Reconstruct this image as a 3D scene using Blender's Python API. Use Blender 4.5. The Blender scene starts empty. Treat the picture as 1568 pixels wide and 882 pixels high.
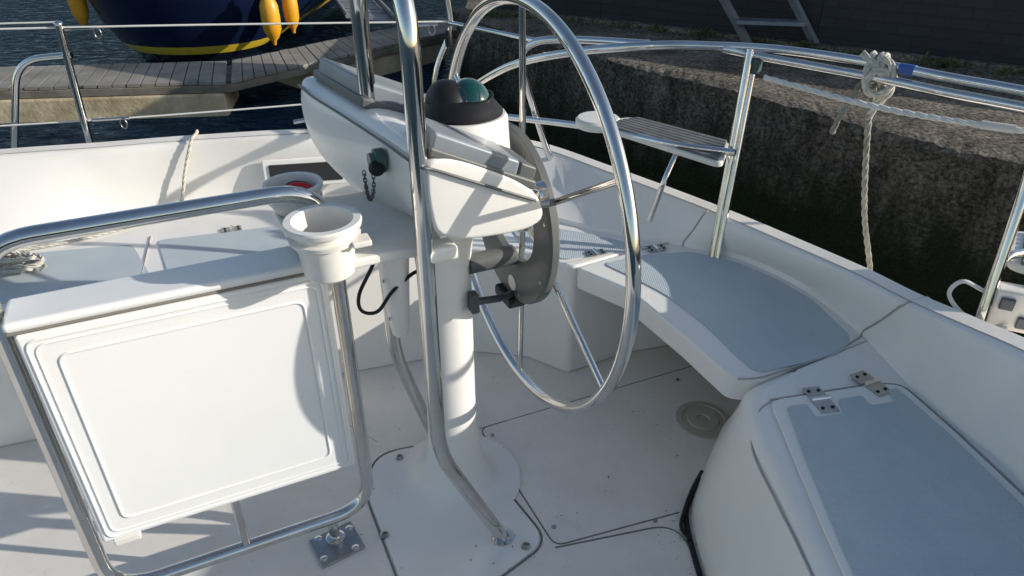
import bpy, bmesh, math, random
from mathutils import Vector, Matrix, noise
random.seed(7)
scene=bpy.context.scene
R=math.radians
# ------------------------------------------------------------------ materials
def newmat(name):
    m=bpy.data.materials.new(name); m.use_nodes=True
    nt=m.node_tree; b=nt.nodes['Principled BSDF']
    return m,nt,b
def N(nt,t,**k):
    n=nt.nodes.new(t)
    for a,v in k.items(): setattr(n,a,v)
    return n
def mat(name,col,rough=.4,metal=0,col2=None,nscale=5,bump=0,bscale=200,coat=0,thr=(.35,.65),dist=.002,voro=False,spec=.5,rough2=None,grime=0,rnd=1,gpos=.60):
    m,nt,b=newmat(name)
    b.inputs['Base Color'].default_value=(*col,1)
    b.inputs['Roughness'].default_value=rough
    b.inputs['Metallic'].default_value=metal
    b.inputs['Specular IOR Level'].default_value=spec
    if coat:
        b.inputs['Coat Weight'].default_value=coat; b.inputs['Coat Roughness'].default_value=.08
    tc=N(nt,'ShaderNodeTexCoord')
    if col2 is not None:
        n=N(nt,'ShaderNodeTexNoise'); n.inputs['Scale'].default_value=nscale; n.inputs['Detail'].default_value=8; n.inputs['Roughness'].default_value=.65
        nt.links.new(tc.outputs['Object'],n.inputs['Vector'])
        r=N(nt,'ShaderNodeValToRGB'); r.color_ramp.elements[0].position=thr[0]; r.color_ramp.elements[1].position=thr[1]
        r.color_ramp.elements[0].color=(*col,1); r.color_ramp.elements[1].color=(*col2,1)
        nt.links.new(n.outputs['Fac'],r.inputs['Fac']); out=r.outputs['Color']
        if grime:
            g=N(nt,'ShaderNodeTexNoise'); g.inputs['Scale'].default_value=38; g.inputs['Detail'].default_value=10; g.inputs['Roughness'].default_value=.8
            nt.links.new(tc.outputs['Object'],g.inputs['Vector'])
            gr=N(nt,'ShaderNodeValToRGB'); gr.color_ramp.elements[0].position=gpos; gr.color_ramp.elements[1].position=.74
            gr.color_ramp.elements[0].color=(0,0,0,1); gr.color_ramp.elements[1].color=(grime,grime,grime,1)
            nt.links.new(g.outputs['Fac'],gr.inputs['Fac'])
            mx=N(nt,'ShaderNodeMix',data_type='RGBA'); nt.links.new(gr.outputs['Color'],mx.inputs[0]); nt.links.new(out,mx.inputs[6]); mx.inputs[7].default_value=(.34,.29,.22,1); out=mx.outputs[2]
        nt.links.new(out,b.inputs['Base Color'])
        if rough2 is not None:
            mr=N(nt,'ShaderNodeMapRange'); mr.inputs['To Min'].default_value=rough; mr.inputs['To Max'].default_value=rough2
            nt.links.new(n.outputs['Fac'],mr.inputs['Value']); nt.links.new(mr.outputs['Result'],b.inputs['Roughness'])
    if bump:
        t=N(nt,'ShaderNodeTexVoronoi' if voro else 'ShaderNodeTexNoise'); t.inputs['Scale'].default_value=bscale
        if voro: t.inputs['Randomness'].default_value=rnd
        nt.links.new(tc.outputs['Object'],t.inputs['Vector'])
        bp=N(nt,'ShaderNodeBump'); bp.inputs['Strength'].default_value=bump; bp.inputs['Distance'].default_value=dist
        nt.links.new(t.outputs[0],bp.inputs['Height']); nt.links.new(bp.outputs['Normal'],b.inputs['Normal'])
    return m
GEL=mat('gelcoat',(.85,.815,.76),.26,col2=(.80,.76,.695),nscale=3.5,coat=.3,thr=(.4,.75),rough2=.42,grime=.12)
FLOOR=mat('floor_gelcoat',(.84,.785,.71),.45,col2=(.73,.67,.59),nscale=4,bump=.4,bscale=300,thr=(.38,.72),voro=True,dist=.0009,grime=.45,rnd=.1,gpos=.57)
PANEL=mat('table_gelcoat',(.84,.825,.795),.3,col2=(.80,.785,.75),nscale=2,bump=.15,bscale=300,coat=.2,dist=.0005,grime=.06)
PAD=mat('pad_blue_grey',(.47,.525,.545),.66,col2=(.54,.59,.60),nscale=5,bump=.8,bscale=160,voro=True,dist=.0028,grime=.14,rnd=0)
STEEL=mat('stainless',(.76,.75,.72),.05,1,col2=(.66,.63,.59),nscale=9,rough2=.14)
STEEL2=mat('stainless_dull',(.5,.49,.47),.28,1,col2=(.38,.36,.34),nscale=20)
PLAST=mat('white_plastic',(.80,.77,.71),.35,col2=(.70,.66,.59),nscale=10,grime=.25)
GREYP=mat('grey_plastic',(.10,.105,.10),.45,col2=(.13,.135,.13),nscale=8)
LIDP=mat('lid_grey',(.25,.275,.295),.35,col2=(.20,.225,.25),nscale=12)
BLACK=mat('black_plastic',(.012,.012,.013),.5,spec=.3)
SEAM=mat('seam',(.20,.185,.16),.8)
SEAML=mat('seam_soft',(.42,.395,.36),.8)
ROPE=mat('rope',(.62,.585,.50),.85,col2=(.44,.41,.34),nscale=60)
ROPEG=mat('rope_weathered',(.36,.345,.29),.9,col2=(.20,.20,.155),nscale=40)
ROPEW=mat('rope_white',(.78,.76,.70),.8,col2=(.66,.64,.58),nscale=40)
WIRE=mat('wire_cover',(.62,.61,.57),.4)
TEAK=mat('weathered_slat',(.17,.17,.165),.75,col2=(.10,.10,.095),nscale=14,bump=.3,bscale=80)
DGREY=mat('grey_metal',(.10,.11,.12),.5,.4)
RED=mat('red',(.6,.02,.015),.4)
ALU=mat('galvanised',(.26,.28,.31),.6,.3,col2=(.17,.19,.21),nscale=8)
YEL=mat('yellow',(.80,.40,.02),.4,col2=(.65,.30,.015),nscale=3)
DEBRIS=mat('debris',(.16,.12,.08),.9)
m,nt,b=newmat('green_glass'); b.inputs['Base Color'].default_value=(.003,.045,.038,1); b.inputs['Roughness'].default_value=.03; b.inputs['Coat Weight'].default_value=1; GLASS=m
WINDOW=mat('dark_window',(.03,.03,.03),.08)
PLANK=mat('pontoon_plank',(.32,.295,.25),.8,col2=(.17,.155,.13),nscale=3,bump=.4,bscale=40,thr=(.3,.7),dist=.004)
FASC=mat('fascia',(.14,.12,.09),.8,col2=(.24,.21,.16),nscale=5)
FLOATC=mat('float_concrete',(.66,.55,.36),.85,col2=(.36,.27,.15),nscale=3,bump=.5,bscale=30,dist=.01)
def quaymat(name,light,dark,face):
    m,nt,b=newmat(name); b.inputs['Roughness'].default_value=.88; b.inputs['Specular IOR Level'].default_value=.25
    tc=N(nt,'ShaderNodeTexCoord')
    n1=N(nt,'ShaderNodeTexNoise'); n1.inputs['Scale'].default_value=2.2; n1.inputs['Detail'].default_value=12; n1.inputs['Roughness'].default_value=.75
    n2=N(nt,'ShaderNodeTexNoise'); n2.inputs['Scale'].default_value=36; n2.inputs['Detail'].default_value=8
    v=N(nt,'ShaderNodeTexVoronoi'); v.inputs['Scale'].default_value=48
    for n in (n1,n2,v): nt.links.new(tc.outputs['Object'],n.inputs['Vector'])
    if face:
        mp=N(nt,'ShaderNodeMapping'); mp.inputs['Scale'].default_value=(1.5,1.5,.5); nt.links.new(tc.outputs['Object'],mp.inputs[0]); nt.links.new(mp.outputs[0],n1.inputs['Vector'])
    r=N(nt,'ShaderNodeValToRGB'); r.color_ramp.elements[0].position=.38; r.color_ramp.elements[1].position=.62
    r.color_ramp.elements[0].color=(*dark,1); r.color_ramp.elements[1].color=(*light,1)
    nt.links.new(n1.outputs['Fac'],r.inputs['Fac'])
    r2=N(nt,'ShaderNodeValToRGB'); r2.color_ramp.elements[0].position=.35; r2.color_ramp.elements[1].position=.66
    r2.color_ramp.elements[0].color=(.35,.34,.32,1); r2.color_ramp.elements[1].color=(1.5,1.45,1.35,1)
    nt.links.new(n2.outputs['Fac'],r2.inputs['Fac'])
    mx=N(nt,'ShaderNodeMix',data_type='RGBA',blend_type='MULTIPLY'); mx.inputs[0].default_value=1
    nt.links.new(r.outputs['Color'],mx.inputs[6]); nt.links.new(r2.outputs['Color'],mx.inputs[7])
    out=mx.outputs[2]
    if face:
        rv=N(nt,'ShaderNodeValToRGB'); rv.color_ramp.elements[0].position=.14; rv.color_ramp.elements[1].position=.30
        rv.color_ramp.elements[0].color=(1,1,1,1); rv.color_ramp.elements[1].color=(0,0,0,1)
        nt.links.new(v.outputs['Distance'],rv.inputs['Fac'])
        m2=N(nt,'ShaderNodeMix',data_type='RGBA',blend_type='MIX'); nt.links.new(out,m2.inputs[6]); m2.inputs[7].default_value=(.24,.215,.18,1)
        mu=N(nt,'ShaderNodeMath',operation='MULTIPLY'); 
        nt.links.new(rv.outputs['Color'],mu.inputs[0]); nt.links.new(n1.outputs['Fac'],mu.inputs[1]); nt.links.new(mu.outputs[0],m2.inputs[0])
        sx=N(nt,'ShaderNodeSeparateXYZ'); nt.links.new(tc.outputs['Object'],sx.inputs[0])
        ad=N(nt,'ShaderNodeMath',operation='MULTIPLY_ADD'); ad.inputs[1].default_value=.9; nt.links.new(n1.outputs['Fac'],ad.inputs[0]); nt.links.new(sx.outputs['Z'],ad.inputs[2])
        mr=N(nt,'ShaderNodeMapRange'); mr.inputs['From Min'].default_value=-.05; mr.inputs['From Max'].default_value=.50
        nt.links.new(ad.outputs[0],mr.inputs['Value'])
        m3=N(nt,'ShaderNodeMix',data_type='RGBA',blend_type='MIX'); m3.inputs[6].default_value=(.011,.016,.005,1)
        nt.links.new(mr.outputs['Result'],m3.inputs[0]); nt.links.new(m2.outputs[2],m3.inputs[7]); out=m3.outputs[2]
    nt.links.new(out,b.inputs['Base Color'])
    ad=N(nt,'ShaderNodeMath',operation='ADD'); nt.links.new(n2.outputs['Fac'],ad.inputs[0]); nt.links.new(v.outputs['Distance'],ad.inputs[1])
    bp=N(nt,'ShaderNodeBump'); bp.inputs['Strength'].default_value=.8 if face else .6; bp.inputs['Distance'].default_value=.022 if face else .005
    nt.links.new(ad.outputs[0],bp.inputs['Height']); nt.links.new(bp.outputs['Normal'],b.inputs['Normal'])
    return m
QTOP=quaymat('quay_top',(.23,.20,.165),(.085,.075,.06),False)
QFACE=quaymat('quay_face',(.15,.137,.117),(.045,.041,.034),True)
m,nt,b=newmat('black_brick'); b.inputs['Roughness'].default_value=.6
tc=N(nt,'ShaderNodeTexCoord'); sx=N(nt,'ShaderNodeSeparateXYZ'); cx=N(nt,'ShaderNodeCombineXYZ')
nt.links.new(tc.outputs['Object'],sx.inputs[0]); nt.links.new(sx.outputs['X'],cx.inputs['X']); nt.links.new(sx.outputs['Z'],cx.inputs['Y'])
bk=N(nt,'ShaderNodeTexBrick'); bk.inputs['Scale'].default_value=1; bk.inputs['Brick Width'].default_value=.23; bk.inputs['Row Height'].default_value=.078; bk.inputs['Mortar Size'].default_value=.006
bk.inputs['Color1'].default_value=(.012,.014,.019,1); bk.inputs['Color2'].default_value=(.020,.022,.028,1); bk.inputs['Mortar'].default_value=(.012,.012,.014,1)
nt.links.new(cx.outputs[0],bk.inputs['Vector']); nt.links.new(bk.outputs['Color'],b.inputs['Base Color'])
bp=N(nt,'ShaderNodeBump'); bp.invert=True; bp.inputs['Strength'].default_value=.7; bp.inputs['Distance'].default_value=.008
nt.links.new(bk.outputs['Fac'],bp.inputs['Height']); nt.links.new(bp.outputs['Normal'],b.inputs['Normal'])
BRICK=m
# water: dark body colour + blue-tinted fresnel reflection
m,nt,b=newmat('water'); nt.nodes.remove(b); outn=[n for n in nt.nodes if n.type=='OUTPUT_MATERIAL'][0]
df=N(nt,'ShaderNodeBsdfDiffuse'); df.inputs['Color'].default_value=(.010,.026,.045,1)
gl=N(nt,'ShaderNodeBsdfGlossy'); gl.inputs['Color'].default_value=(.34,.52,.82,1); gl.inputs['Roughness'].default_value=.06
fr_=N(nt,'ShaderNodeFresnel'); fr_.inputs['IOR'].default_value=1.36
mxs=N(nt,'ShaderNodeMixShader'); nt.links.new(fr_.outputs[0],mxs.inputs[0]); nt.links.new(df.outputs[0],mxs.inputs[1]); nt.links.new(gl.outputs[0],mxs.inputs[2]); nt.links.new(mxs.outputs[0],outn.inputs[0])
tc=N(nt,'ShaderNodeTexCoord'); n1=N(nt,'ShaderNodeTexNoise'); n1.inputs['Scale'].default_value=4.0; n1.inputs['Detail'].default_value=5; n1.inputs['Distortion'].default_value=.8
mp=N(nt,'ShaderNodeMapping'); mp.inputs['Scale'].default_value=(1,2.0,1); nt.links.new(tc.outputs['Object'],mp.inputs[0]); nt.links.new(mp.outputs[0],n1.inputs['Vector'])
bp=N(nt,'ShaderNodeBump'); bp.inputs['Strength'].default_value=1.0; bp.inputs['Distance'].default_value=.35
nt.links.new(n1.outputs['Fac'],bp.inputs['Height'])
for x_ in (df,gl,fr_): nt.links.new(bp.outputs['Normal'],x_.inputs['Normal'])
WATER=m
# hull
m,nt,b=newmat('navy_hull'); b.inputs['Roughness'].default_value=.25
tc=N(nt,'ShaderNodeTexCoord'); sx=N(nt,'ShaderNodeSeparateXYZ'); nt.links.new(tc.outputs['Object'],sx.inputs[0])
r=N(nt,'ShaderNodeValToRGB'); r.color_ramp.interpolation='CONSTANT'; e=r.color_ramp.elements
e[0].position=0; e[0].color=(.006,.008,.015,1); e[1].position=.11; e[1].color=(.60,.42,.03,1)
x=e.new(.185); x.color=(.005,.010,.035,1)
mr=N(nt,'ShaderNodeMapRange'); mr.inputs['From Min'].default_value=-.85; mr.inputs['From Max'].default_value=.6
nt.links.new(sx.outputs['Z'],mr.inputs['Value']); nt.links.new(mr.outputs['Result'],r.inputs['Fac']); nt.links.new(r.outputs['Color'],b.inputs['Base Color']); NAVY=m
WEED=mat('weed_leaf',(.05,.075,.02),.7,col2=(.09,.10,.03),nscale=10)
# ------------------------------------------------------------------ helpers
def root(name,loc=(0,0,0)):
    o=bpy.data.objects.new(name,None); o.empty_display_size=.1; scene.collection.objects.link(o); return o
def mk(name,verts,faces,mt,parent=None,smooth=True,bevel=0,angle=35,segs=3):
    me=bpy.data.meshes.new(name); me.from_pydata([tuple(v) for v in verts],[],faces); me.update()
    bm=bmesh.new(); bm.from_mesh(me); bmesh.ops.recalc_face_normals(bm,faces=bm.faces); bm.to_mesh(me); bm.free()
    if mt: me.materials.append(mt)
    if smooth:
        me.polygons.foreach_set('use_smooth',[True]*len(me.polygons))
        if not bevel: me.set_sharp_from_angle(angle=R(angle))
    o=bpy.data.objects.new(name,me); scene.collection.objects.link(o)
    if parent: o.parent=parent
    if bevel:
        md=o.modifiers.new('b','BEVEL'); md.width=bevel; md.segments=segs; md.limit_method='ANGLE'; md.angle_limit=R(30); md.harden_normals=False
        wn=o.modifiers.new('wn','WEIGHTED_NORMAL'); wn.mode='FACE_AREA'; wn.weight=100; wn.keep_sharp=True
    return o
def fillet(pts,r,closed=False,seg=8):
    pts=[Vector(p) for p in pts]; n=len(pts); out=[]
    for i,p in enumerate(pts):
        if not closed and i in(0,n-1): out.append(p); continue
        a=pts[i-1]; c=pts[(i+1)%n]; rr=r[i] if isinstance(r,(list,tuple)) else r
        d=min(rr,(a-p).length*.48,(c-p).length*.48)
        p0=p+(a-p).normalized()*d; p1=p+(c-p).normalized()*d
        for k in range(seg+1):
            t=k/seg; out.append(p0*(1-t)**2+p*2*t*(1-t)+p1*t*t)
    return out
def catmull(pts,n,closed=False):
    P=[Vector(p) for p in pts]; m=len(P); out=[]
    segs=m if closed else m-1
    for i in range(segs):
        if closed: a,b,c,d=P[i-1],P[i],P[(i+1)%m],P[(i+2)%m]
        else: a=P[i-1] if i>0 else P[0]*2-P[1]; b=P[i]; c=P[i+1]; d=P[i+2] if i+2<m else P[-1]*2-P[-2]
        for k in range(n):
            t=k/n; out.append(.5*((2*b)+(c-a)*t+(2*a-5*b+4*c-d)*t*t+(3*b-a-3*c+d)*t**3))
    if not closed: out.append(P[-1].copy())
    return out
def sweep(pts,r,closed=False,sides=14):
    pts=[Vector(p) for p in pts]; q=[pts[0]]
    for p in pts[1:]:
        if (p-q[-1]).length>1e-5: q.append(p)
    if closed and (q[0]-q[-1]).length<1e-5: q.pop()
    pts=q; n=len(pts); V=[];F=[]
    def tan(i):
        if closed: return (pts[(i+1)%n]-pts[i-1]).normalized()
        a=pts[max(i-1,0)]; b=pts[min(i+1,n-1)]; return (b-a).normalized()
    t0=tan(0); up=Vector((0,0,1)) if abs(t0.z)<.9 else Vector((1,0,0))
    nrm=(up-t0*up.dot(t0)).normalized()
    for i in range(n):
        t=tan(i); nrm=(nrm-t*nrm.dot(t)).normalized(); bi=t.cross(nrm)
        rr=r[i] if isinstance(r,(list,tuple)) else r
        for k in range(sides):
            a=2*math.pi*k/sides; V.append(pts[i]+nrm*math.cos(a)*rr+bi*math.sin(a)*rr)
    for i in range(n if closed else n-1):
        j=(i+1)%n
        for k in range(sides):
            F.append((i*sides+k,i*sides+(k+1)%sides,j*sides+(k+1)%sides,j*sides+k))
    if not closed:
        F.append(tuple(range(sides))); F.append(tuple((n-1)*sides+k for k in range(sides)))
    return V,F
def pipe(name,pts,r,mt,parent=None,closed=False,fil=0,sides=14):
    if fil: pts=fillet(pts,fil,closed)
    V,F=sweep(pts,r,closed,sides); return mk(name,V,F,mt,parent,angle=60 if sides<10 else 35)
def slab(name,pts,z0,z1,mt,parent=None,bevel=0,fil=0,segs=3):
    p=[Vector((q[0],q[1],0)) for q in pts]
    if fil: p=fillet(p,fil,True,6)
    n=len(p); V=[(a.x,a.y,z0) for a in p]+[(a.x,a.y,z1) for a in p]
    F=[tuple(range(n))[::-1],tuple(range(n,2*n))]+[(i,(i+1)%n,n+(i+1)%n,n+i) for i in range(n)]
    return mk(name,V,F,mt,parent,bevel=bevel,segs=segs)
def loft(name,rows,mt,parent=None,closed=False,caps=False,angle=35):
    m=len(rows[0]); V=[p for r in rows for p in r]; F=[]
    for i in range(len(rows)-1):
        for k in range(m if closed else m-1):
            F.append((i*m+k,i*m+(k+1)%m,(i+1)*m+(k+1)%m,(i+1)*m+k))
    if caps: F.append(tuple(range(m))); F.append(tuple((len(rows)-1)*m+k for k in range(m)))
    return mk(name,V,F,mt,parent,angle=angle)
def box(name,c,size,mt,parent=None,rotz=0,bevel=.003,tilt=None):
    x,y,z=[s/2 for s in size]
    M=Matrix.Translation(Vector(c))@Matrix.Rotation(rotz,4,'Z')
    if tilt: M=M@Matrix.Rotation(tilt[1],4,tilt[0])
    V=[M@Vector((sx*x,sy*y,sz*z)) for sx in(-1,1) for sy in(-1,1) for sz in(-1,1)]
    F=[(0,1,3,2),(4,6,7,5),(0,4,5,1),(2,3,7,6),(0,2,6,4),(1,5,7,3)]
    return mk(name,V,F,mt,parent,bevel=bevel)
def lathe(name,prof,origin,mt,parent=None,seg=40,rot=None,caps=True,angle=35):
    M=Matrix.Translation(Vector(origin))@(rot if rot else Matrix.Identity(4))
    rows=[[M@Vector((r*math.cos(2*math.pi*k/seg),r*math.sin(2*math.pi*k/seg),h)) for k in range(seg)] for r,h in prof]
    return loft(name,rows,mt,parent,closed=True,caps=caps,angle=angle)
def ellipsoid(name,c,rad,mt,parent=None,rot=None,cut=None):
    prof=[(math.cos(a)*1.0,math.sin(a)) for a in [(-math.pi/2+.02)+(math.pi-.04)*i/18 for i in range(19)]]
    if cut is not None: prof=[p for p in prof if p[1]>=cut]
    S=Matrix.Diagonal((*rad,1)); M=(rot if rot else Matrix.Identity(4))@S
    return lathe(name,prof,c,mt,parent,rot=M)
def rope(name,pts,r,mt=ROPE,parent=None,res=12):
    P=catmull(pts,res)
    L=[0]
    for a,b in zip(P,P[1:]): L.append(L[-1]+(b-a).length)
    tot=L[-1]; step=r*.9; cnt=max(8,int(tot/step)); Q=[];j=0
    for i in range(cnt+1):
        d=tot*i/cnt
        while j<len(L)-2 and L[j+1]<d: j+=1
        t=(d-L[j])/max(1e-9,L[j+1]-L[j]); Q.append(P[j].lerp(P[j+1],min(1,max(0,t))))
    V=[];F=[]
    up=Vector((.3,.2,1)).normalized()
    for st in range(3):
        path=[]; nrm=None
        for i,p in enumerate(Q):
            t=(Q[min(i+1,cnt)]-Q[max(i-1,0)]).normalized()
            if nrm is None: nrm=(up-t*up.dot(t)).normalized()
            nrm=(nrm-t*nrm.dot(t)).normalized(); bi=t.cross(nrm)
            a=i*.5+st*2.0944
            path.append(p+(nrm*math.cos(a)+bi*math.sin(a))*r*.5)
        v,f=sweep(path,r*.56,False,6); o=len(V); V+=v; F+=[tuple(x+o for x in q) for q in f]
    return mk(name,V,F,mt,parent,angle=80)
A=Vector((math.cos(R(25)),math.sin(R(25)),0)); NN=Vector((-math.sin(R(25)),math.cos(R(25)),0)); O=Vector((-.16,1.45,0))
ANG=R(25)
def W(s,n,z): return O+A*s+NN*n+Vector((0,0,z))
# ------------------------------------------------------------------ sailboat hull + cockpit
boat=root('sailboat_cockpit')
slab('cockpit_floor',[(-3,-1.2),(.75,-1.2),(.72,1.2),(.85,1.7),(.62,2.15),(.1,2.4),(-.6,2.3),(-3,1.6)],-.05,0,FLOOR,boat)
def seam(pts,z,r=.0028,mt=SEAM,fil=.04,name='seam'):
    return pipe(name,[(p[0],p[1],z if len(p)<3 else p[2]) for p in pts],r,mt,boat,fil=fil,sides=6)
seam([(-.10,1.66),(.63,1.98)],-.0008,.0020)
seam([(.45,1.33),(.11,1.22),(-.10,1.66),(-.02,1.695)],-.0008,.0026,fil=.03)
seam([(.11,1.215),(.44,1.295),(.468,1.12),(.475,.8)],-.001,.003,fil=.08)
slab('pedestal_base_panel',[(-.405,1.40),(-.40,1.54),(-.28,1.585),(-.12,1.565),(.09,1.235),(-.12,1.05),(-.24,1.05)],0.0,.005,GEL,boat,bevel=.003,fil=.06)
seam([(-.62,1.76),(-.405,1.60)],-.0004,.0014,SEAML)
pl=fillet([Vector(p) for p in [(-.410,1.40,0.000),(-.405,1.544,0.000),(-.28,1.590,0.000),(-.116,1.570,0.000),(.096,1.233,0.000),(-.12,1.044,0.000),(-.244,1.044,0.000)]],.06,True,6)
pipe('base_panel_seam',pl,.0030,SEAM,boat,closed=True,sides=6)
for i,(x,y) in enumerate([(-.33,1.53),(.035,1.215),(-.12,1.10),(-.33,1.25)]):
    lathe('deck_screw_%d'%i,[(.012,0),(.012,.006),(.007,.008),(.006,.004)],(x,y,.002),STEEL2,boat,seg=16)
for i,(x,y) in enumerate([(-.06,1.63),(.11,1.28),(.38,1.30),(.56,1.90)]):
    lathe('panel_screw_%d'%i,[(.006,0),(.006,.003)],(x,y,0),STEEL2,boat,seg=12)
lathe('drain_hatch',[(.085,0),(.085,.004),(.066,.005),(.064,.002),(.05,.002),(.048,.005),(.02,.005),(.018,.001),(.001,.001)],(.60,1.70,.001),mat('hatch_plastic',(.50,.45,.37),.5),boat)
V=[];F=[]
for i in range(130):
    x=random.uniform(-.4,.5); y=random.uniform(.95,1.95)
    if random.random()<.35: x,y=random.gauss(.44,.04),random.uniform(1.0,1.35)
    s=random.uniform(.0008,.0018)*(1.9 if random.random()<.07 else 1); a=random.random()*6.28; o=len(V)
    for k in range(4): V.append((x+math.cos(a+k*1.57)*s*(1 if k%2 else 2),y+math.sin(a+k*1.57)*s*(1 if k%2 else 2),.006+random.uniform(0,.001)))
    F.append((o,o+1,o+2,o+3))
mk('dirt_specks',V,F,DEBRIS,boat,smooth=False)
slab('far_bench',[(-2.6,1.17),(-1.375,1.633),(-.616,1.92),(-.15,2.06),(.05,2.03),(.19,1.935),(.40,2.05),(.58,2.10),(.5,2.3),(.05,2.6),(-1,2.6),(-2.6,1.95)],0,.42,GEL,boat,bevel=.022,fil=.02)
slab('stern_bench',[(.197,1.93),(.34,1.80),(.46,1.56),(.535,1.385),(.60,1.37),(.98,1.555),(.95,1.82),(.76,2.06),(.60,2.12),(.40,2.045)],.345,.42,GEL,boat,bevel=.018,fil=.02)
cols=[
 [(.70,1.62),(.60,1.56),(.52,1.42),(.475,1.30),(.475,1.08),(.49,.8),(.5,-1)],
 [(.70,1.56),(.60,1.50),(.53,1.38),(.495,1.26),(.495,1.08),(.50,.8),(.51,-1)],
 [(.70,1.46),(.62,1.42),(.56,1.36),(.525,1.25),(.525,1.08),(.53,.8),(.54,-1)],
 [(.68,1.42),(.61,1.385),(.565,1.345),(.537,1.24),(.54,1.08),(.545,.8),(.555,-1)],
 [(.69,1.405),(.63,1.372),(.585,1.335),(.56,1.235),(.562,1.08),(.567,.8),(.577,-1)],
 [(.70,1.40),(.65,1.36),(.61,1.32),(.585,1.23),(.585,1.08),(.59,.8),(.60,-1)],
 [(.71,1.41),(.67,1.365),(.63,1.32),(.605,1.23),(.605,1.08),(.61,.8),(.62,-1)],
 [(.98,1.555),(.97,1.45),(.975,1.33),(1.0,1.23),(1.04,1.05),(1.08,.8),(1.1,-1)]]
zz=[0,.18,.34,.39,.415,.42,.42,.42]
loft('near_bench',[catmull([(x,y,z) for x,y in c],6) for c,z in zip(cols,zz)],GEL,boat,angle=60)
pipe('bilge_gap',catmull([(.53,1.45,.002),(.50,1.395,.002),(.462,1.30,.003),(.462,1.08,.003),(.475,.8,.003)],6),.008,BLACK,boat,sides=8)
pipe('black_hose',catmull([(.515,1.395,.09),(.485,1.365,.045),(.455,1.31,.012),(.443,1.27,.010),(.455,1.23,.012)],6),.005,BLACK,boat,sides=8)
slab('locker_lid',[(.60,1.285),(.592,1.10),(.585,.9),(.58,.3),(1.04,.3),(1.02,.95),(.975,1.18),(.935,1.345),(.87,1.345)],.4205,.427,GEL,boat,bevel=.004,fil=.03)
pipe('locker_lid_seam',catmull([(.605,1.288,.421),(.568,1.255,.414),(.5335,1.17,.385),(.537,1.0,.388),(.543,.85,.392),(.55,.4,.394)],8),.0025,SEAML,boat,sides=6)
pipe('lid_groove',fillet([(.605,1.292,.4215),(.87,1.352,.4215),(.942,1.35,.4215),(.985,1.18,.4215),(1.03,.95,.4215),(1.05,.4,.4215)],.03),.0025,SEAML,boat,sides=6)
slab('locker_pad',[(.632,1.258),(.680,1.268),(.684,1.222),(.755,1.236),(.758,1.284),(.82,1.298),(.824,1.262),(.887,1.276),(.889,1.318),(.915,1.325),(.955,1.17),(.995,.95),(1.01,.3),(.605,.3),(.603,.85),(.617,1.10)],.4275,.4305,PAD,boat,fil=.010)
slab('stern_pad',[(.285,1.95),(.42,2.005),(.58,2.03),(.71,1.955),(.80,1.85),(.865,1.73),(.90,1.54),(.84,1.475),(.72,1.43),(.605,1.392),(.57,1.47),(.54,1.57),(.50,1.66),(.45,1.76),(.37,1.86)],.4205,.4235,PAD,boat,fil=.03)
slab('far_pad',[(-1.85,1.91),(-1.62,2.0),(-1.25,2.08),(-1.09,1.86),(-1.45,1.72),(-1.75,1.62)],.4205,.4235,PAD,boat,fil=.03)
slab('far_pad_2',[(-1.18,2.11),(-.80,2.22),(-.60,2.01),(-1.04,1.865)],.4205,.4235,PAD,boat,fil=.03)
slab('far_pad_3',[(-.55,2.20),(-.20,2.30),(-.05,2.25),(-.15,2.12),(-.50,2.02)],.4205,.4235,PAD,boat,fil=.03)
slab('quarter_pad',[(-.02,2.25),(.10,2.22),(.28,2.15),(.45,2.055),(.30,2.015),(.17,1.975),(.04,2.07)],.4205,.4235,PAD,boat,fil=.02)
seam([(.17,1.955),(.40,2.055),(.60,2.115)],.4215,.0025,SEAML)
seam([(-1.215,2.14),(-1.12,1.85),(-1.05,1.79)],.4205,.004,SEAML)
# coaming
foot=[(-2.6,1.86,.42),(-1.72,2.14,.42),(-1.38,2.33,.42),(-.95,2.47,.42),(-.4,2.52,.42),(-.05,2.43,.42),(.15,2.26,.42),(.36,2.15,.42),(.56,2.07,.42),(.72,1.98,.42),(.86,1.79,.42),(.93,1.56,.42),(.955,1.36,.42),(.995,1.18,.42),(1.035,1.01,.42),(1.06,.3,.42),(1.06,-1.0,.42)]
top=[(-2.6,2.05,.65),(-1.745,2.28,.65),(-1.44,2.35,.65),(-1.13,2.43,.65),(-.726,2.50,.65),(-.3,2.62,.61),(.045,2.70,.54),(.324,2.42,.54),(.62,2.08,.54),(.79,1.84,.545),(.876,1.61,.58),(.92,1.41,.615),(.98,1.28,.63),(1.04,1.165,.64),(1.09,1.0,.655),(1.12,.3,.74),(1.12,-1.0,.80)]  # unseen near-side end extended and raised to block sun from the cockpit floor
ft=catmull(foot,8); tp=catmull(top,8)
def offs(row,d,dz):
    out=[]
    for i,p in enumerate(row):
        t=(row[min(i+1,len(row)-1)]-row[max(i-1,0)]).normalized(); n=Vector((-t.y,t.x,0)).normalized()
        out.append(p+n*d+Vector((0,0,dz)))
    return out
rows=[offs(ft,0,0),offs(ft,.006,.015),[a.lerp(b,.5) for a,b in zip(ft,tp)],[a.lerp(b,.9) for a,b in zip(ft,tp)],offs(tp,.004,-.004),offs(tp,.012,0),offs(tp,.065,.004),offs(tp,.075,-.003),offs(tp,.085,-.02),offs(tp,.12,-.14),offs(tp,.16,-.2),offs(tp,.2,-.22),offs(tp,.24,-.4)]
rows.append([Vector((p.x,p.y,-1.0)) for p in offs(tp,.1,0)])
loft('coaming',rows,GEL,boat,angle=50)
loft('coaming_nonskid_strip',[offs(tp,.017,.0035),offs(tp,.060,.0065)],FLOOR,boat)
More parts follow.
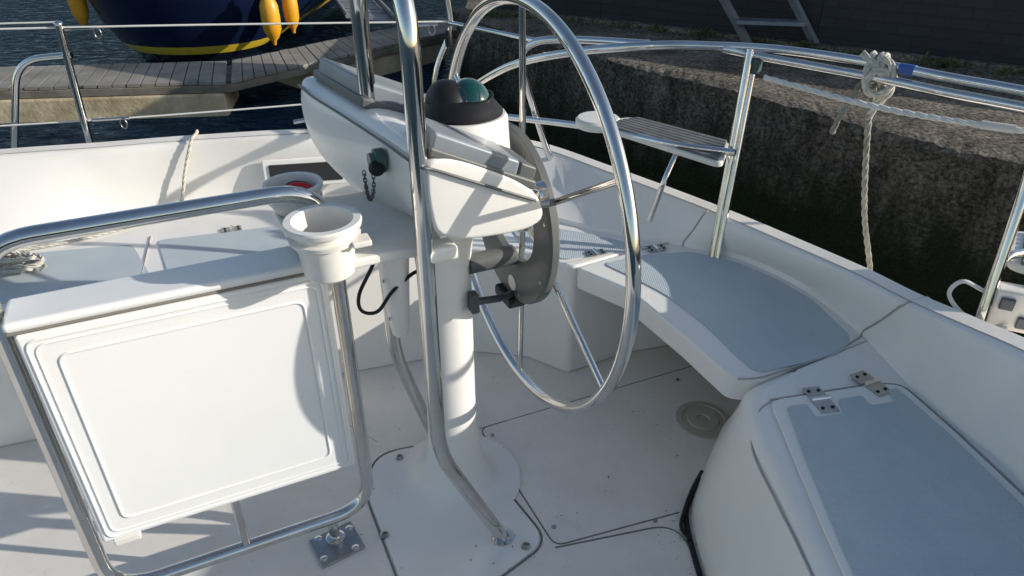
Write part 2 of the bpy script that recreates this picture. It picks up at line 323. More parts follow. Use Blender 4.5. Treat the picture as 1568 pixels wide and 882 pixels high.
def cseam(i,nm):
    pts=[rows[k][i*8] for k in (0,1,2,3,4,5,6,7,8)]
    pipe(nm,[p+Vector((0,0,.0005)) for p in pts],.003,SEAML,boat,sides=6)
cseam(8,'coaming_joint_1'); cseam(11,'coaming_joint_2')
seam([(.93,1.555),(.82,1.47),(.60,1.372),(.55,1.37)],.4215,.0025,SEAML)
def hinge(x,y,z,rot,nm,L=.06,wd=.03):
    r=root(nm); r.parent=boat
    box('leaf_a',(x-math.cos(rot)*L*.28,y-math.sin(rot)*L*.28,z),(L*.5,wd,.003),STEEL2,r,rot,.0008)
    box('leaf_b',(x+math.cos(rot)*L*.28,y+math.sin(rot)*L*.28,z),(L*.5,wd,.003),STEEL2,r,rot,.0008)
    d=Vector((-math.sin(rot),math.cos(rot),0)); c=Vector((x,y,z+.003)); pipe('pin',[c-d*(wd*.53),c+d*(wd*.53)],.006,STEEL,r,sides=10)
    for sx in(-1,1):
        for sy in(-1,1):
            q=c+Vector((math.cos(rot),math.sin(rot),0))*sx*L*.36+d*sy*wd*.27
            lathe('screw',[(.0045,-.002),(.0045,0),(.003,.001)],tuple(q),BLACK,r,seg=8)
hinge(.718,1.285,.4285,R(-80),'hinge_1',.085,.045); hinge(.862,1.345,.4285,R(-66),'hinge_2',.085,.045)
hinge(-.96,2.19,.4245,R(25),'hinge_3',.06,.035); hinge(.27,2.015,.4265,R(20),'hinge_4',.06); hinge(.47,2.045,.4265,R(20),'hinge_5',.06)
rz=math.atan2(.07,.40)
fc=root('coaming_locker_window'); fc.parent=boat
box('frame',(-.76,2.475,.52),(.31,.012,.105),GEL,fc,rz,.006,('X',R(-8)))
box('window',(-.76,2.468,.52),(.26,.008,.07),WINDOW,fc,rz,.004,('X',R(-8)))
box('label',(-.80,2.463,.51),(.10,.002,.02),PLAST,fc,rz,.0,('X',R(-8)))
cl=root('mooring_cleat'); 
pipe('horns',[(-.80,2.545,.685),(-.72,2.56,.695),(-.64,2.575,.685)],.008,STEEL,cl); box('base',(-.72,2.56,.668),(.07,.03,.02),STEEL,cl,.2)
# ------------------------------------------------------------------ pedestal
ped=root('steering_pedestal')
prof=[(.185,.0047),(.165,.0058),(.145,.0085),(.125,.014),(.108,.025),(.094,.045),(.082,.075),(.073,.12),(.066,.2),(.064,.3),(.064,.70),(.070,.76),(.085,.82),(.11,.87)]
lathe('column',prof,tuple(W(0,0,0)),GEL,ped,seg=48,caps=True,angle=60)
def chaikin(p,it):
    for _ in range(it):
        q=[]
        for i in range(len(p)):
            a=p[i]; b=p[(i+1)%len(p)]
            q+= [(a[0]*.78+b[0]*.22,a[1]*.78+b[1]*.22),(a[0]*.22+b[0]*.78,a[1]*.22+b[1]*.78)]
        p=q
    return p
secs=[
 (-.262,[(-.095,1.06),(.085,.965),(.115,.895),(-.085,.905),(-.10,.985)]),
 (-.255,[(-.108,1.080),(.105,.975),(.135,.878),(-.095,.890),(-.112,.985)]),
 (-.20,[(-.115,1.084),(.105,.975),(.137,.872),(-.095,.878),(-.125,.98)]),
 (-.1,[(-.125,1.086),(.10,.98),(.13,.862),(-.09,.855),(-.145,.97)]),
 (.0,[(-.14,1.088),(.09,.985),(.12,.85),(-.10,.83),(-.165,.95)]),
 (.1,[(-.155,1.09),(.07,.985),(.10,.85),(-.11,.81),(-.19,.935)]),
 (.2,[(-.17,1.09),(.055,.985),(.08,.85),(-.12,.805),(-.215,.93)]),
 (.28,[(-.185,1.088),(.045,.985),(.06,.88),(-.13,.825),(-.228,.94)]),
 (.335,[(-.195,1.085),(.03,.99),(.03,.93),(-.135,.88),(-.226,.975)]),
 (.37,[(-.195,1.08),(.01,1.0),(.0,.975),(-.14,.95),(-.212,1.01)]),
 (.385,[(-.18,1.07),(.0,1.0),(-.01,.985),(-.14,.985),(-.19,1.03)])]
rowsP=[[W(s,n,z) for s,z in chaikin(c,3)] for n,c in secs]
cols2=list(zip(*rowsP)); cols2=[catmull(list(c),4) for c in cols2]; rowsP=[list(r) for r in zip(*cols2)]
loft('console_housing',rowsP,GEL,ped,closed=True,caps=True,angle=60)
pipe('console_seam',catmull([W(.103,-.265,.945),W(0,-.268,.995),W(-.095,-.266,1.040),W(-.122,-.25,1.047),W(-.142,-.1,1.047),W(-.176,.1,1.049),W(-.203,.25,1.050),W(-.211,.36,1.050)],8),.003,GREYP,ped,sides=8)
def lid(nm,n0,n1,s0,s1,zf,za,th,mt,off=0,bv=.005):
    V=[]
    for (n,s,z) in [(n0,s0,zf),(n1,s0+off,zf),(n1,s1+off,za),(n0,s1,za)]:
        V.append(W(s,n,z)); 
    V2=[v+Vector((0,0,th))+A*.3*th for v in V]
    F=[(3,2,1,0),(4,5,6,7)]+[(i,(i+1)%4,4+(i+1)%4,4+i) for i in range(4)]
    return mk(nm,V+V2,F,mt,ped,bevel=bv)
lid('instrument_cover_near',-.252,-.13,-.098,.068,1.070,.990,.034,LIDP,bv=.007)
lid('instrument_cover_near_trim',-.258,-.122,-.104,.104,1.062,.962,.018,GREYP)
lid('instrument_end_cap',-.250,-.132,.070,.104,.989,.972,.032,GREYP)
lid('instrument_cover_far',.33,.075,-.172,.03,1.078,.99,.040,LIDP,off=.04,bv=.008)
lid('instrument_cover_far_trim',.348,.06,-.180,.04,1.068,.98,.020,GREYP,off=.04)
tc0=W(.045,-.035,0)
lathe('compass_turret',[(.108,.86),(.103,.95),(.098,1.02),(.096,1.052),(.091,1.060),(.05,1.062)],tuple(tc0),GEL,ped,seg=48)
comp=root('magnetic_compass')
lathe('base_ring',[(.086,1.061),(.086,1.066),(.078,1.074),(.064,1.092),(.060,1.094)],tuple(tc0),BLACK,comp,seg=48)
rt=Matrix.Rotation(ANG,4,'Z')@Matrix.Rotation(R(-14),4,'Y')
ellipsoid('hood',tuple(tc0-A*.022+NN*.010+Vector((0,0,1.070))),(.048,.058,.058),BLACK,comp,rot=rt,cut=-.2)
ellipsoid('dome',tuple(tc0+A*.018-NN*.006+Vector((0,0,1.076))),(.045,.048,.054),GLASS,comp,rot=rt,cut=-.2)
rg=[tc0+A*.018-NN*.006+Vector((0,0,1.082))+(rt@Vector((math.cos(a)*.047,math.sin(a)*.050,.004))) for a in [i*2*math.pi/40 for i in range(40)]]
pipe('dome_ring',rg,.003,BLACK,comp,closed=True,sides=8)
RA=Matrix.Rotation(ANG,4,'Z')@Matrix.Rotation(R(90),4,'Y')
RB=Matrix.Rotation(ANG,4,'Z')@Matrix.Rotation(R(-90),4,'Y')
lathe('wheel_shaft',[(.032,.09),(.032,.125),(.022,.128),(.022,.165),(.03,.17),(.03,.19)],tuple(W(0,0,.79)),STEEL,ped,rot=RA)
lathe('near_pod_boss',[(.016,.06),(.016,.128),(.028,.130),(.030,.150),(.018,.153)],tuple(W(0,-.205,.925)),STEEL,ped,rot=RA)
cr=root('console_socket'); cr.parent=ped
p0=W(-.154,-.095,1.008)
lathe('flange',[(.024,-.012),(.024,.005),(.017,.007),(.017,.016),(.010,.016)],tuple(p0),mat('socket_green',(.05,.11,.09),.4),cr,rot=RB,seg=24)
ellipsoid('cap',tuple(p0-A*.012+Vector((.012,-.012,-.008))),(.016,.016,.016),BLACK,cr)
ch=catmull([p0-A*.02+Vector((.01,0,-.015)),p0-A*.02+Vector((.008,-.005,-.055)),p0-A*.018+Vector((-.003,-.005,-.075)),p0-A*.012+Vector((-.015,0,-.055)),p0-A*.01+Vector((-.018,0,-.02))],5)
for i,(a,b_) in enumerate(zip(ch,ch[1:])):
    c=(a+b_)/2; d=(b_-a).normalized(); sd=(Vector((1,0,0)) if i%2 else Vector((0,1,0))); sd=(sd-d*sd.dot(d)).normalized()
    V=[c+d*math.cos(t)*.006+sd*math.sin(t)*.0032 for t in [k*math.pi/4 for k in range(8)]]
    pipe('chain_link_%d'%i,V,.0012,DGREY,cr,closed=True,sides=5)
rows_=[]
for z,wx,wy in [(.86,.085,.05),(.80,.075,.045),(.70,.062,.036),(.60,.052,.030),(.53,.045,.026),(.49,.032,.02),(.48,.015,.01)]:
    rows_.append([W(-.10+math.cos(t)*wy,.075+math.sin(t)*wx,z) for t in [k*2*math.pi/28 for k in range(28)]])
loft('cable_shroud',rows_,GEL,ped,closed=True,caps=True)
for k,(n,z) in enumerate([(.05,.55),(.10,.555),(.045,.66)]):
    q=W(-.127-.006*(z>.6),n,z); lathe('shroud_screw_%d'%k,[(.005,0),(.004,.004)],tuple(q),STEEL2,ped,rot=RB,seg=10)
pipe('black_cable',catmull([(-.30,1.45,.80),(-.315,1.43,.72),(-.355,1.41,.64),(-.352,1.40,.60),(-.315,1.40,.598),(-.28,1.42,.64),(-.235,1.44,.675),(-.215,1.45,.68)],8),.0045,BLACK,ped,sides=8)
slab('holder_tray',[tuple(W(s,n,0)[:2]) for s,n in [(-.33,-.14),(-.28,-.22),(-.17,-.215),(-.07,-.235),(-.05,.10),(-.20,.09),(-.28,.11),(-.35,.07)]],.852,.872,PLAST,ped,bevel=.006,fil=.03)
def cup(sn,nn,zr,ro,ri,h,inside=None):
    c=root('cup_holder'); o=tuple(W(sn,nn,0))
    pr=[(ri*.80,zr-h),(ri*.86,zr-h+.004),(ri*.97,zr-.045),(ri*.98,zr-.04),(ro*.93,zr-.038),(ro*.95,zr-.03),(ri*1.04,zr-.028),(ri*1.06,zr-.016),(ro,zr-.012),(ro*1.02,zr-.004),(ro*.99,zr),(ri*1.02,zr),(ri*.98,zr-.004),(ri*.95,zr-.03),(ri*.80,zr-h+.012),(.001,zr-h+.010)]
    lathe('cup',pr,o,PLAST,c,seg=48,caps=True,angle=30)
    if inside:
        ellipsoid('red_cap',(o[0]+.006,o[1]+.018,zr-.020),(.028,.012,.013),RED,c); ellipsoid('black_cap',(o[0]+.0,o[1]+.034,zr-.022),(.026,.008,.011),BLACK,c)
        lathe('bottle_lid',[(.036,zr-.06),(.036,zr-.034),(.030,zr-.030),(.001,zr-.029)],(o[0],o[1],0),BLACK,c,seg=28)
    return c
cup(-.2885,-.195,.955,.0685,.054,.110); cup(-.30,.05,.935,.060,.052,.06,True)
box('holder_tab',tuple(W(-.235,-.240,.920)),(.035,.035,.012),PLAST,ped,ANG)
gr=root('pedestal_guard_rail')
near=W(-.118,-.244,0); far=W(-.115,.088,0)
pts=[(-.024,1.244,.004),(near.x,near.y,.36),(near.x,near.y,1.375),(far.x,far.y,1.375),(far.x,far.y,.42),(-.235,1.62,.004)]
pipe('rail',fillet(pts,[0,.07,.155,.155,.07,0],False,12),.0172,STEEL,gr,sides=20)
lathe('foot_flange',[(.03,.004),(.03,.009),(.018,.012)],(-.024,1.244,0),STEEL,gr)
box('clamp',tuple(W(-.09,-.235,.865)),(.07,.05,.03),GEL,gr,ANG,.008)
# ------------------------------------------------------------------ wheel
wh=root('steering_wheel')
wc=W(.2,0,.788); RW=.474
def wp(a,r,ds=0): return wc+(-NN)*math.cos(a)*r+Vector((0,0,1))*math.sin(a)*r+A*ds
pipe('rim',[wp(i*2*math.pi/120,RW) for i in range(120)],.0142,STEEL,wh,closed=True,sides=18)
for i in range(6):
    a=math.pi/2+i*math.pi/3
    pipe('spoke_%d'%i,[wp(a,.03,.004),wp(a,RW-.01,0)],.0075,STEEL,wh,sides=12)
lathe('hub',[(.045,-.012),(.045,.006),(.03,.016),(.016,.03),(.001,.034)],tuple(wc),STEEL,wh,rot=RA)
wpil=root('wheel_autopilot')
rowsR=[]; seg=72
for i in range(seg):
    a=2*math.pi*i/seg
    ro=.215; ri=.128-.030*max(0,math.cos(a+math.pi/2))**3
    rowsR.append([wp(a,ri,-.030),wp(a,ri,-.014),wp(a,ri+.004,-.010),wp(a,ro-.006,-.008),wp(a,ro,-.013),wp(a,ro,-.028),wp(a,ro-.006,-.034),wp(a,ri+.005,-.033)])
rowsR.append(rowsR[0]); loft('drive_ring',rowsR,GREYP,wpil,closed=True)
for k in range(8):
    lathe('ring_screw_%d'%k,[(.005,0),(.004,.003)],tuple(wp(.3+k*math.pi/4,.195,-.033)),STEEL2,wpil,rot=RB,seg=10)
box('motor_foot',tuple(wp(-math.pi/2,.218,-.028)),(.05,.09,.03),BLACK,wpil,ANG,.008)
lathe('maker_badge',[(.020,0),(.020,.003),(.001,.003)],tuple(wp(-math.pi/2+.15,.17,-.033)),PLAST,wpil,rot=RB,seg=28)
pipe('torque_arm',[tuple(W(.05,-.07,.62)),tuple(W(.12,-.05,.60)),tuple(W(.175,-.02,.585))],.009,DGREY,wpil)
box('torque_bracket',tuple(W(.045,-.07,.62)),(.02,.03,.05),DGREY,wpil,ANG,.004)
lathe('drive_motor',[(.024,.05),(.024,.165),(.018,.17)],tuple(W(0,-.03,.70)),GREYP,wpil,rot=RA)
# ------------------------------------------------------------------ cockpit table
tb=root('cockpit_table')
sR,sL,nh=-.257,-.842,-.074
hoop=[W(sR,nh,.965),W(sL,nh,.965),W(sL-.01,nh,.09),W(sR,nh,.09)]
pipe('hoop',fillet(hoop,.10,True,10),.0160,STEEL,tb,closed=True,sides=20)
def vslab(nm,s0,s1,n0,n1,z0,z1,mt,bevel=.008):
    V=[W(s,n,z) for s in(s0,s1) for n in(n0,n1) for z in(z0,z1)]
    return mk(nm,V,[(0,1,3,2),(4,6,7,5),(0,4,5,1),(2,3,7,6),(0,2,6,4),(1,5,7,3)],mt,tb,bevel=bevel,segs=4)
ZT=.815
vslab('leaf_near',-.815,-.287,-.137,-.120,.298,ZT,PANEL,.008)
vslab('leaf_far',-.815,-.287,-.058,-.042,.298,ZT,PANEL,.008)
vslab('centre_beam',-.826,-.276,-.140,-.040,.822,.842,PANEL,.0095)
for ins,r in((.013,.0028),(.024,.0022),(.052,.0030)):
    q=[W(-.815+ins,-.1372,.298+ins),W(-.287-ins,-.1372,.298+ins),W(-.287-ins,-.1372,ZT-ins),W(-.815+ins,-.1372,ZT-ins)]
    pipe('leaf_bead',fillet(q,.02,True,6),r,PANEL,tb,closed=True,sides=8)
pipe('leaf_edge_seam',[W(-.822,-.130,.8185),W(-.28,-.130,.8185)],.0045,SEAM,tb,sides=6)
box('leaf_catch',tuple(W(-.77,-.132,.294)),(.05,.02,.018),PLAST,tb,ANG)
pipe('strut',[W(-.56,nh,.09),W(-.56,nh,.34)],.0095,STEEL,tb)
pipe('foot_post',[W(-.357,nh,.0),W(-.357,nh,.09)],.013,STEEL,tb)
fpz=W(-.357,nh-.01,.004); box('foot_plate',tuple(fpz),(.115,.10,.006),STEEL2,tb,ANG+.15,.002)
lathe('foot_collar',[(.024,.005),(.024,.02),(.015,.024)],tuple(W(-.357,nh,0)),STEEL,tb)
for sx in(-1,1):
    for sy in(-1,1):
        q=fpz+A*sx*.04+NN*sy*.034; lathe('foot_bolt',[(.010,.003),(.010,.008),(.005,.010)],(q.x,q.y,0),STEEL,tb,seg=12)
# ------------------------------------------------------------------ stern rail
sr=root('stern_pulpit_rail')
r1=catmull([(-.17,2.70,.76),(.0,2.50,.90),(.20,2.32,.985),(.42,2.20,1.03),(.60,2.17,1.035),(.79,2.14,1.03),(.98,1.99,1.03),(1.11,1.83,1.03),(1.23,1.70,1.03),(1.45,1.45,1.03),(1.6,1.2,1.03)],8)
pipe('top_rail',[(-.30,2.80,.55)]+[tuple(p) for p in r1],.0135,STEEL,sr)
pipe('second_rail',catmull([(.42,2.22,1.03),(.2,2.38,1.01),(.08,2.44,.99),(.035,2.47,.93),(.06,2.52,.80),(.17,2.62,.45)],8),.0125,STEEL,sr)
pipe('parallel_rail',catmull([(.62,2.16,1.030),(.74,2.14,1.010),(.98,1.965,.998),(1.11,1.805,.998),(1.23,1.675,.998),(1.45,1.42,.998)],6),.0125,STEEL,sr)
pipe('lower_rail',catmull([(-.05,2.62,.685),(.257,2.37,.725),(.5,2.12,.75),(.665,2.02,.76)],6),.0115,STEEL,sr)
pipe('stern_post',[(.70,2.15,1.03),(.64,2.0,.42)],.0125,STEEL,sr)
pipe('stern_post_b',[(.715,2.14,.96),(.655,1.99,.42)],.009,STEEL,sr)
pipe('quarter_post',catmull([(-.33,2.76,.45),(-.30,2.79,.78),(-.235,2.80,.95),(-.235,2.80,1.05),(-.27,2.80,1.3)],6),.0115,STEEL,sr)
pipe('quarter_link',[(-.235,2.80,.985),(.10,2.52,.975)],.009,STEEL,sr)
pipe('seat_leg',[(.52,2.12,.745),(.47,2.05,.66),(.44,2.06,.52)],.009,STEEL,sr,fil=.03)
pipe('near_leg',[(1.12,1.46,1.02),(1.10,1.415,.89),(1.065,1.345,.58)],.0125,STEEL,sr)
pipe('near_leg_b',[(1.35,1.5,.73),(1.12,1.42,.735),(1.10,1.40,.70),(1.085,1.36,.58)],.010,STEEL,sr,fil=.03)
box('rail_clamp',(.715,2.155,.985),(.05,.04,.04),mat('clamp_green',(.04,.08,.07),.5),sr,-.6)
lathe('shackle_block',[(.010,-.03),(.014,-.02),(.014,.02),(.010,.03)],(-.24,2.79,.93),BLACK,sr)
pipe('rail_tape',[(1.035,1.925,1.031),(1.06,1.895,1.031)],.0145,mat('blue_tape',(.05,.12,.35),.6),sr)
def pseat(nm,pts,z,fil=.04,disc=None):
    r=root(nm)
    slab('seat_rim',pts,z-.022,z-.004,PLAST,r,bevel=.005,fil=fil)
    a,b_,c,d=[Vector((p[0],p[1],0)) for p in (pts[0],pts[1],pts[2],pts[3])]
    n=7
    for i in range(n):
        t0=(i+.06)/n*.90+.05; t1=(i+.90)/n*.90+.05
        q=[a.lerp(d,t0).lerp(b_.lerp(c,t0),.08),a.lerp(d,t0).lerp(b_.lerp(c,t0),.97),a.lerp(d,t1).lerp(b_.lerp(c,t1),.97),a.lerp(d,t1).lerp(b_.lerp(c,t1),.08)]
        slab('slat_%d'%i,[(p.x,p.y) for p in q],z-.006,z+.003,TEAK,r,bevel=.002)
    if disc: lathe('end_disc',[(.072,z-.028),(.077,z-.022),(.077,z-.004),(.069,z+.0045),(.02,z+.005)],(disc[0],disc[1],0),PLAST,r)
    return r
pseat('pulpit_seat',[(.26,2.36),(.615,1.965),(.69,2.16),(.42,2.42)],.75,disc=(.295,2.385))
pseat('pulpit_seat',[(1.13,1.42),(1.40,1.22),(1.55,1.42),(1.25,1.60)],.72)
ps=root('power_socket_box')
box('box',(1.135,1.36,.635),(.09,.05,.10),PLAST,ps,R(-25),.008)
for k,(dx,dz) in enumerate([(-.02,.02),(.02,-.02)]):
    box('socket_%d'%k,(1.125+dx,1.332+dx*-.45,.635+dz),(.028,.01,.028),DGREY,ps,R(-25),.003)
pipe('white_cable',catmull([(1.08,1.39,.66),(1.03,1.40,.68),(1.01,1.40,.645),(1.05,1.38,.60),(1.10,1.35,.59),(1.115,1.325,.60)],8),.005,PLAST,ps,sides=8)
gs=root('guardrail_stanchion')
pipe('post',[(-1.53,2.47,.55),(-1.523,2.50,1.035)],.0125,STEEL,gs); ellipsoid('cap',(-1.523,2.5,1.037),(.014,.014,.01),STEEL,gs)
pipe('brace',[(-1.86,2.46,.45),(-1.70,2.49,.92),(-1.51,2.50,.935)],.0115,STEEL,gs,fil=.09)
ll=root('lifeline')
pipe('upper_wire',catmull([(-3.2,2.2,1.03),(-1.523,2.50,1.025),(-.235,2.80,.99)],6),.0035,WIRE,ll,sides=8)
pipe('upper_wire_b',catmull([(-3.2,2.22,1.05),(-1.523,2.515,1.04)],6),.003,WIRE,ll,sides=8)
pipe('lower_wire',catmull([(-3.2,2.2,.70),(-1.53,2.50,.705),(-.30,2.80,.72)],6),.0035,WIRE,ll,sides=8)
for k,(x,y,z) in enumerate([(-1.44,2.52,1.02),(-1.44,2.52,.705),(-.33,2.78,.98)]):
    pipe('turnbuckle_%d'%k,[(x-.07,y-.016,z),(x+.05,y+.012,z)],.006,STEEL,ll,sides=10)
    pipe('shackle_%d'%k,[(x+.03+math.cos(t)*.012,y,z-.018+math.sin(t)*.018) for t in [j*math.pi/6 for j in range(12)]],.0028,STEEL2,ll,closed=True,sides=6)
lr=root('stern_lifeline_rope')
rope('line',[(.738,2.10,.962),(.98,1.90,.935),(1.20,1.73,.935),(1.4,1.58,.95)],.008,ROPEW,lr)
pipe('sleeve',[(1.18,1.745,.935),(1.24,1.70,.937)],.011,WIRE,lr)
mr_=root('mooring_rope')
rope('hanging_tail',[(1.0,1.975,1.0),(1.01,1.96,.85),(1.06,1.95,.6),(1.12,1.93,.40),(1.2,1.93,.1),(1.3,1.95,-.3),(1.34,1.96,-.85)],.0085,ROPEG,mr_)
rope('short_tail',[(.985,1.98,1.01),(.965,1.985,.96),(.945,1.98,.92),(.93,1.985,.87),(.925,1.99,.83)],.0085,ROPEG,mr_)
dr=Vector((.75,-.66,0)).normalized(); ur=Vector((.66,.75,0)).normalized()
for k in range(3):
    c=Vector((.985,1.985,1.016))+dr*(.019*k-.01)
    sk_=random.uniform(-.012,.012)
    rope('knot_turn_%d'%k,[c+(ur*math.cos(t)*.024+Vector((0,0,1))*math.sin(t)*.038)+dr*(.003*t+sk_*math.sin(t)) for t in [j*math.pi/4 for j in range(9)]],.010,ROPE,mr_,res=4)
rope('knot_bight',[(.985,1.955,1.055),(1.01,1.93,1.04),(1.025,1.925,.99),(1.0,1.94,.955),(.97,1.955,.97),(.975,1.95,1.01),(1.01,1.935,1.02),(1.03,1.935,.97),(1.015,1.95,.93)],.010,ROPE,mr_,res=6)
rope('knot_cross',[(.955,1.99,1.055),(.985,1.955,1.03),(1.02,1.93,.985),(1.01,1.95,.93),(1.005,1.965,.88)],.010,ROPE,mr_,res=6)
cr_=root('control_rope')
rope('line',[(-1.15,2.52,.66),(-1.13,2.46,.668),(-1.135,2.42,.655),(-1.17,2.39,.55),(-1.20,2.35,.44),(-1.26,2.25,.432),(-1.40,2.12,.432),(-1.50,2.06,.432),(-1.58,2.02,.432),(-1.60,1.95,.434),(-1.54,1.90,.44)],.006,ROPE,cr_)
cp=[]
for i in range(70):
    t=i*2*math.pi/12; rr=.035+.016*math.sin(i*.37); cp.append((-1.50+math.cos(t)*rr*1.7+.01*math.sin(i*1.3),1.885+math.sin(t)*rr*.8,.437+.0008*i+.004*math.sin(i*.9)))
rope('coil',cp,.006,ROPE,cr_,res=3)
rope('coil_wrap',[(-1.55,1.86,.43),(-1.56,1.87,.49),(-1.54,1.92,.50),(-1.53,1.93,.44)],.006,ROPE,cr_,res=6)
# ------------------------------------------------------------------ surroundings
mk('water',[(-300,-300,-.8),(300,-300,-.8),(300,300,-.8),(-300,300,-.8)],[(0,1,2,3)],WATER)
def planks(nm,a0,a1,b0,b1,z,mt,parent,wd=.14,gap=.012,th=.03):
    a0,a1,b0,b1=[Vector((*p,0)) for p in (a0,a1,b0,b1)]
    n=int((a1-a0).length/wd); V=[];F=[]
    for i in range(n):
        t0=i/n; t1=(i+1)/n-gap/(a1-a0).length; dz=random.uniform(-.003,.003); e=random.uniform(-.008,.008)
        q=[a0.lerp(a1,t0),a0.lerp(a1,t1),b0.lerp(b1,t1),b0.lerp(b1,t0)]
        dd=(q[0]-q[3]).normalized(); q[0]+=dd*e; q[1]+=dd*e
        o=len(V)
        for zz_ in(z-th,z): V+= [Vector((p.x,p.y,zz_+dz)) for p in q]
        F+=[(o,o+3,o+2,o+1),(o+4,o+5,o+6,o+7)]+[(o+k,o+(k+1)%4,o+4+(k+1)%4,o+4+k) for k in range(4)]
    return mk(nm,V,F,mt,parent,smooth=False)
po=root('pontoon')
planks('deck_a',(-12,6.42),(-2.97,7.44),(-12.1,7.32),(-3.27,8.34),-.45,PLANK,po)
planks('deck_b',(-2.93,7.46),(-.5,10.4),(-3.22,8.36),(-1.05,11.0),-.448,PLANK,po)
slab('fascia',[(-12,6.40),(-2.95,7.42),(-.48,10.40),(-.55,10.45),(-2.99,7.50),(-12,6.48)],-.56,-.485,FASC,po,bevel=.006)
slab('float',[(-12,6.39),(-7.1,6.94),(-7.1,7.8),(-12,7.3)],-1.1,-.563,FLOATC,po,bevel=.03)
slab('float_2',[(-6.95,6.95),(-3.0,7.40),(-3.15,8.2),(-6.95,7.8)],-1.1,-.563,FLOATC,po,bevel=.03)
slab('float_3',[(-2.3,8.25),(-.9,9.95),(-1.5,10.5),(-2.9,8.8)],-1.1,-.563,FLOATC,po,bevel=.03)
slab('underframe',[(-12,6.52),(-3.05,7.53),(-.7,10.38),(-1.1,10.9),(-3.25,8.25),(-12.1,7.25)],-.555,-.487,FASC,po)
gw=root('gangway')
planks('treads',(-2.2,10.2),(-3.6,14.5),(-1.6,10.1),(-3.0,14.4),-.33,ALU,gw,wd=.3,gap=.03,th=.05)
pipe('side_rail',[(-2.23,10.15,-.28),(-3.65,14.5,-.28)],.03,ALU,gw); pipe('side_rail_b',[(-1.57,10.05,-.28),(-2.97,14.4,-.28)],.03,ALU,gw)
bt=root('moored_boat')
BX=-4.42
rows_=[]
for z,hw,by,ty in [(-1.0,.45,9.9,2.2),(-.8,.85,9.75,2.0),(-.6,1.05,9.62,2.0),(-.3,1.2,9.5,2.0),(.2,1.32,9.4,2.0),(.9,1.4,9.3,2.0)]:
    row=[]
    for i in range(33):
        u=-1+2*i/32; ang=u*math.pi/2
        row.append(Vector((BX+hw*math.sin(ang),by+1.0-1.0*math.cos(ang)**.8,z)))
    row=[Vector((row[0].x-.15,by+7,z))]+row+[Vector((row[-1].x+.15,by+7,z))]
    rows_.append(row)
loft('hull',rows_,NAVY,bt)
r_=rows_[-1]; loft('deck',[r_,[Vector((BX,p.y+.01,.9)) for p in r_]],PLAST,bt)
pipe('rub_rail',[p+Vector((0,-.02,-.05)) for p in rows_[5]],.05,YEL,bt)
box('wheelhouse',(BX,13,1.7),(2,2.4,1.7),PLAST,bt,0,.1)
def fender(x,y,z,l=.3,r=.11):
    f=root('boat_fender')
    prof=[(.02,-l-.05),(.03,-l),(r*.6,-l*.85),(r*.95,-l*.5),(r,0),(r*.95,l*.5),(r*.6,l*.85),(.03,l),(.02,l+.06)]
    lathe('body',prof,(x,y,z),YEL,f,seg=24,angle=60); pipe('lanyard',[(x,y,z+l),(x,y+.03,.9)],.01,BLACK,f,sides=6)
fender(-5.75,10.0,-.06); fender(-3.10,9.6,-.20,.29,.12); fender(-2.90,9.85,-.12,.27,.10)
# quay
qf=[(-.60,7.75),(-.14,6.91),(.78,5.58),(1.34,4.95),(2.11,3.96),(2.61,3.44),(4.5,1.5),(8,-2.5),(20,-18)]
qb=[(-.55,7.95),(-.30,7.60),(.84,7.06),(1.80,6.47),(2.48,5.96),(3.69,5.19),(5.6,4.0),(10.5,.8),(24,-14)]
fr=catmull([(*p,0) for p in qf],60); bk_=catmull([(*p,0) for p in qb],60)
def nz(p,s,a): return noise.fractal(Vector(p)*s,1.0,2.0,5)*a
rowsQ=[]
for k in range(0,15):
    t=k/14; row=[]
    for f_,b0 in zip(fr,bk_):
        p=b0.lerp(f_,t); row.append(Vector((p.x,p.y,.20+nz((p.x,p.y,0),1.3,.012)-(.010 if k==14 else 0)-(abs(nz((p.x,p.y,3),6,.03)) if k==14 else 0))))
    rowsQ.append(row)
qy=root('quay')
loft('ledge',rowsQ,QTOP,qy,angle=60)
rowsF=[rowsQ[-1]]
d2=[]
for i in range(len(fr)):
    t=(fr[min(i+1,len(fr)-1)]-fr[max(i-1,0)]).normalized(); d2.append(Vector((t.y,-t.x,0)))
for k in range(1,36):
    z=.19-1.3*k/35; row=[]
    for i,f_ in enumerate(fr):
        q=Vector((f_.x,f_.y,z)); a=nz(q,1.8,.045)+nz(q,9,.022)+.015
        row.append(q-d2[i]*a-d2[i]*(-.012*(k==1)))
    rowsF.append(row)
loft('face',rowsF,QFACE,qy,angle=70)
slab('yard_ground',[(-.5,8.05),(-.28,7.66),(.86,7.12),(1.83,6.53),(2.51,6.02),(3.72,5.25),(5.63,4.06),(10.6,.85),(24.2,-14),(300,-100),(300,300),(-.5,300)],-1.5,.17,QTOP,qy)
def wall(nm,a,b_,h,th,z0,mt):
    a=Vector((*a,0)); b_=Vector((*b_,0)); L=(b_-a).length; ang=math.atan2(b_.y-a.y,b_.x-a.x)
    V=[(x,y,z) for x in(0,L) for y in(0,th) for z in(0,h)]
    o=mk(nm,V,[(0,1,3,2),(4,6,7,5),(0,4,5,1),(2,3,7,6),(0,2,6,4),(1,5,7,3)],mt,None,bevel=.006)
    o.location=(a.x,a.y,z0); o.rotation_euler=(0,0,ang); return o
bw=root('brick_wall')
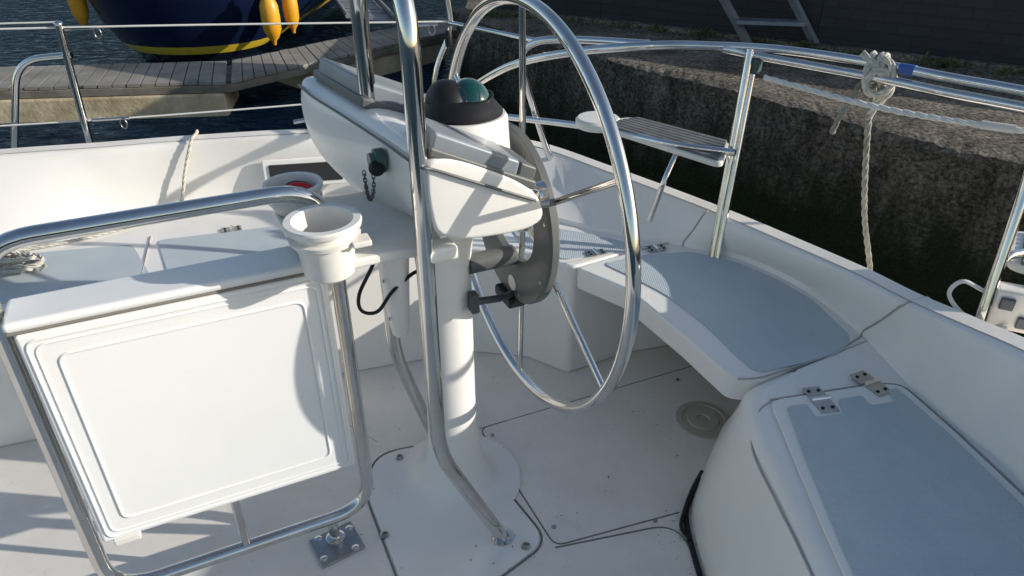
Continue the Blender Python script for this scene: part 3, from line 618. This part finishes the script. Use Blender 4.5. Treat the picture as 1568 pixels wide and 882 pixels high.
for k,(a,b_) in enumerate([((-.30,7.66),(.84,7.12)),((.84,7.12),(2.48,6.02)),((2.48,6.02),(6.6,3.45))]):
    o=wall('wall_run_%d'%k,a,b_,1.05,.3,.05,BRICK); o.parent=bw
    o=wall('coping_%d'%k,(a[0]+.0,a[1]-.02),(b_[0],b_[1]-.02),.06,.36,1.101,QTOP); o.parent=bw
    o=wall('plinth_%d'%k,(a[0]-.03,a[1]-.09),(b_[0]-.03,b_[1]-.09),.09,.088,.15,QTOP); o.parent=bw
st=root('metal_steps')
for k,(x,y) in enumerate([(1.97,6.10),(2.50,6.0)]):
    V,F=sweep([(x,y,.2),(x-.95,y+.05,1.5)],.035,False,4); mk('stringer_%d'%k,V,F,ALU,st,smooth=False)
    pipe('handrail_%d'%k,[(x-.3,y,.6),(x-.3,y,1.4),(x-.95,y+.05,2.3)],.018,ALU,st)
for k in range(5):
    x=1.97-.95*(k+.75)/5; z=.2+1.3*(k+.75)/5; box('tread_%d'%k,(x+.26,6.05,z),(.53,.16,.03),ALU,st,R(-10),.004)
def weeds(nm,spots,cnt):
    V=[];F=[]
    for (x,y,z,sp,h) in spots:
        for i in range(cnt):
            a=random.uniform(0,6.28); r=abs(random.gauss(0,sp)); px=x+math.cos(a)*r*1.6; py=y+math.sin(a)*r*.5; pz=z+random.uniform(0,h)*max(.1,1-r/(sp*2.5))
            l=random.uniform(.012,.035); w=l*.4; d=Vector((random.gauss(0,1),random.gauss(0,1),random.gauss(.5,.7))).normalized(); sd=d.cross(Vector((random.random(),random.random(),.2))).normalized()
            p=Vector((px,py,pz)); o=len(V); V+=[p-sd*w*.3,p+d*l*.5-sd*w,p+d*l,p+d*l*.5+sd*w]; F.append((o,o+1,o+2,o+3))
    return mk(nm,V,F,WEED,smooth=False)
sp=[]
for i in range(24):
    t=random.random(); j=t*5; k=int(j); a=Vector((*qb[k+1],0)).lerp(Vector((*qb[k+2],0)),j-k); sp.append((a.x-.06,a.y-.12,.2,random.uniform(.03,.10),random.uniform(.03,.09)))
weeds('weeds',sp,80)
# ------------------------------------------------------------------ camera & light
cam=bpy.data.objects.new('camera',bpy.data.cameras.new('camera')); scene.collection.objects.link(cam)
cam.location=(0,0,1.5); cam.rotation_euler=(R(59.1),0,0); cam.data.lens=24.96; cam.data.sensor_width=36; cam.data.clip_start=.02; cam.data.clip_end=2000
scene.camera=cam
S=Vector((.944,-.10,.335)).normalized()
sun=bpy.data.objects.new('sun',bpy.data.lights.new('sun','SUN')); scene.collection.objects.link(sun)
sun.rotation_euler=S.to_track_quat('Z','Y').to_euler(); sun.data.energy=4.8; sun.data.angle=R(.5); sun.data.color=(1,.95,.87)
w=bpy.data.worlds.new('World'); scene.world=w; w.use_nodes=True; nt=w.node_tree
sk=nt.nodes.new('ShaderNodeTexSky'); sk.sky_type='NISHITA'; sk.sun_disc=False; sk.sun_elevation=math.asin(S.z); sk.sun_rotation=math.atan2(S.x,S.y)
bg=nt.nodes['Background']; bg.inputs['Strength'].default_value=.15; nt.links.new(sk.outputs[0],bg.inputs[0])
scene.view_settings.view_transform='Standard'; scene.view_settings.look='None'; scene.view_settings.exposure=0
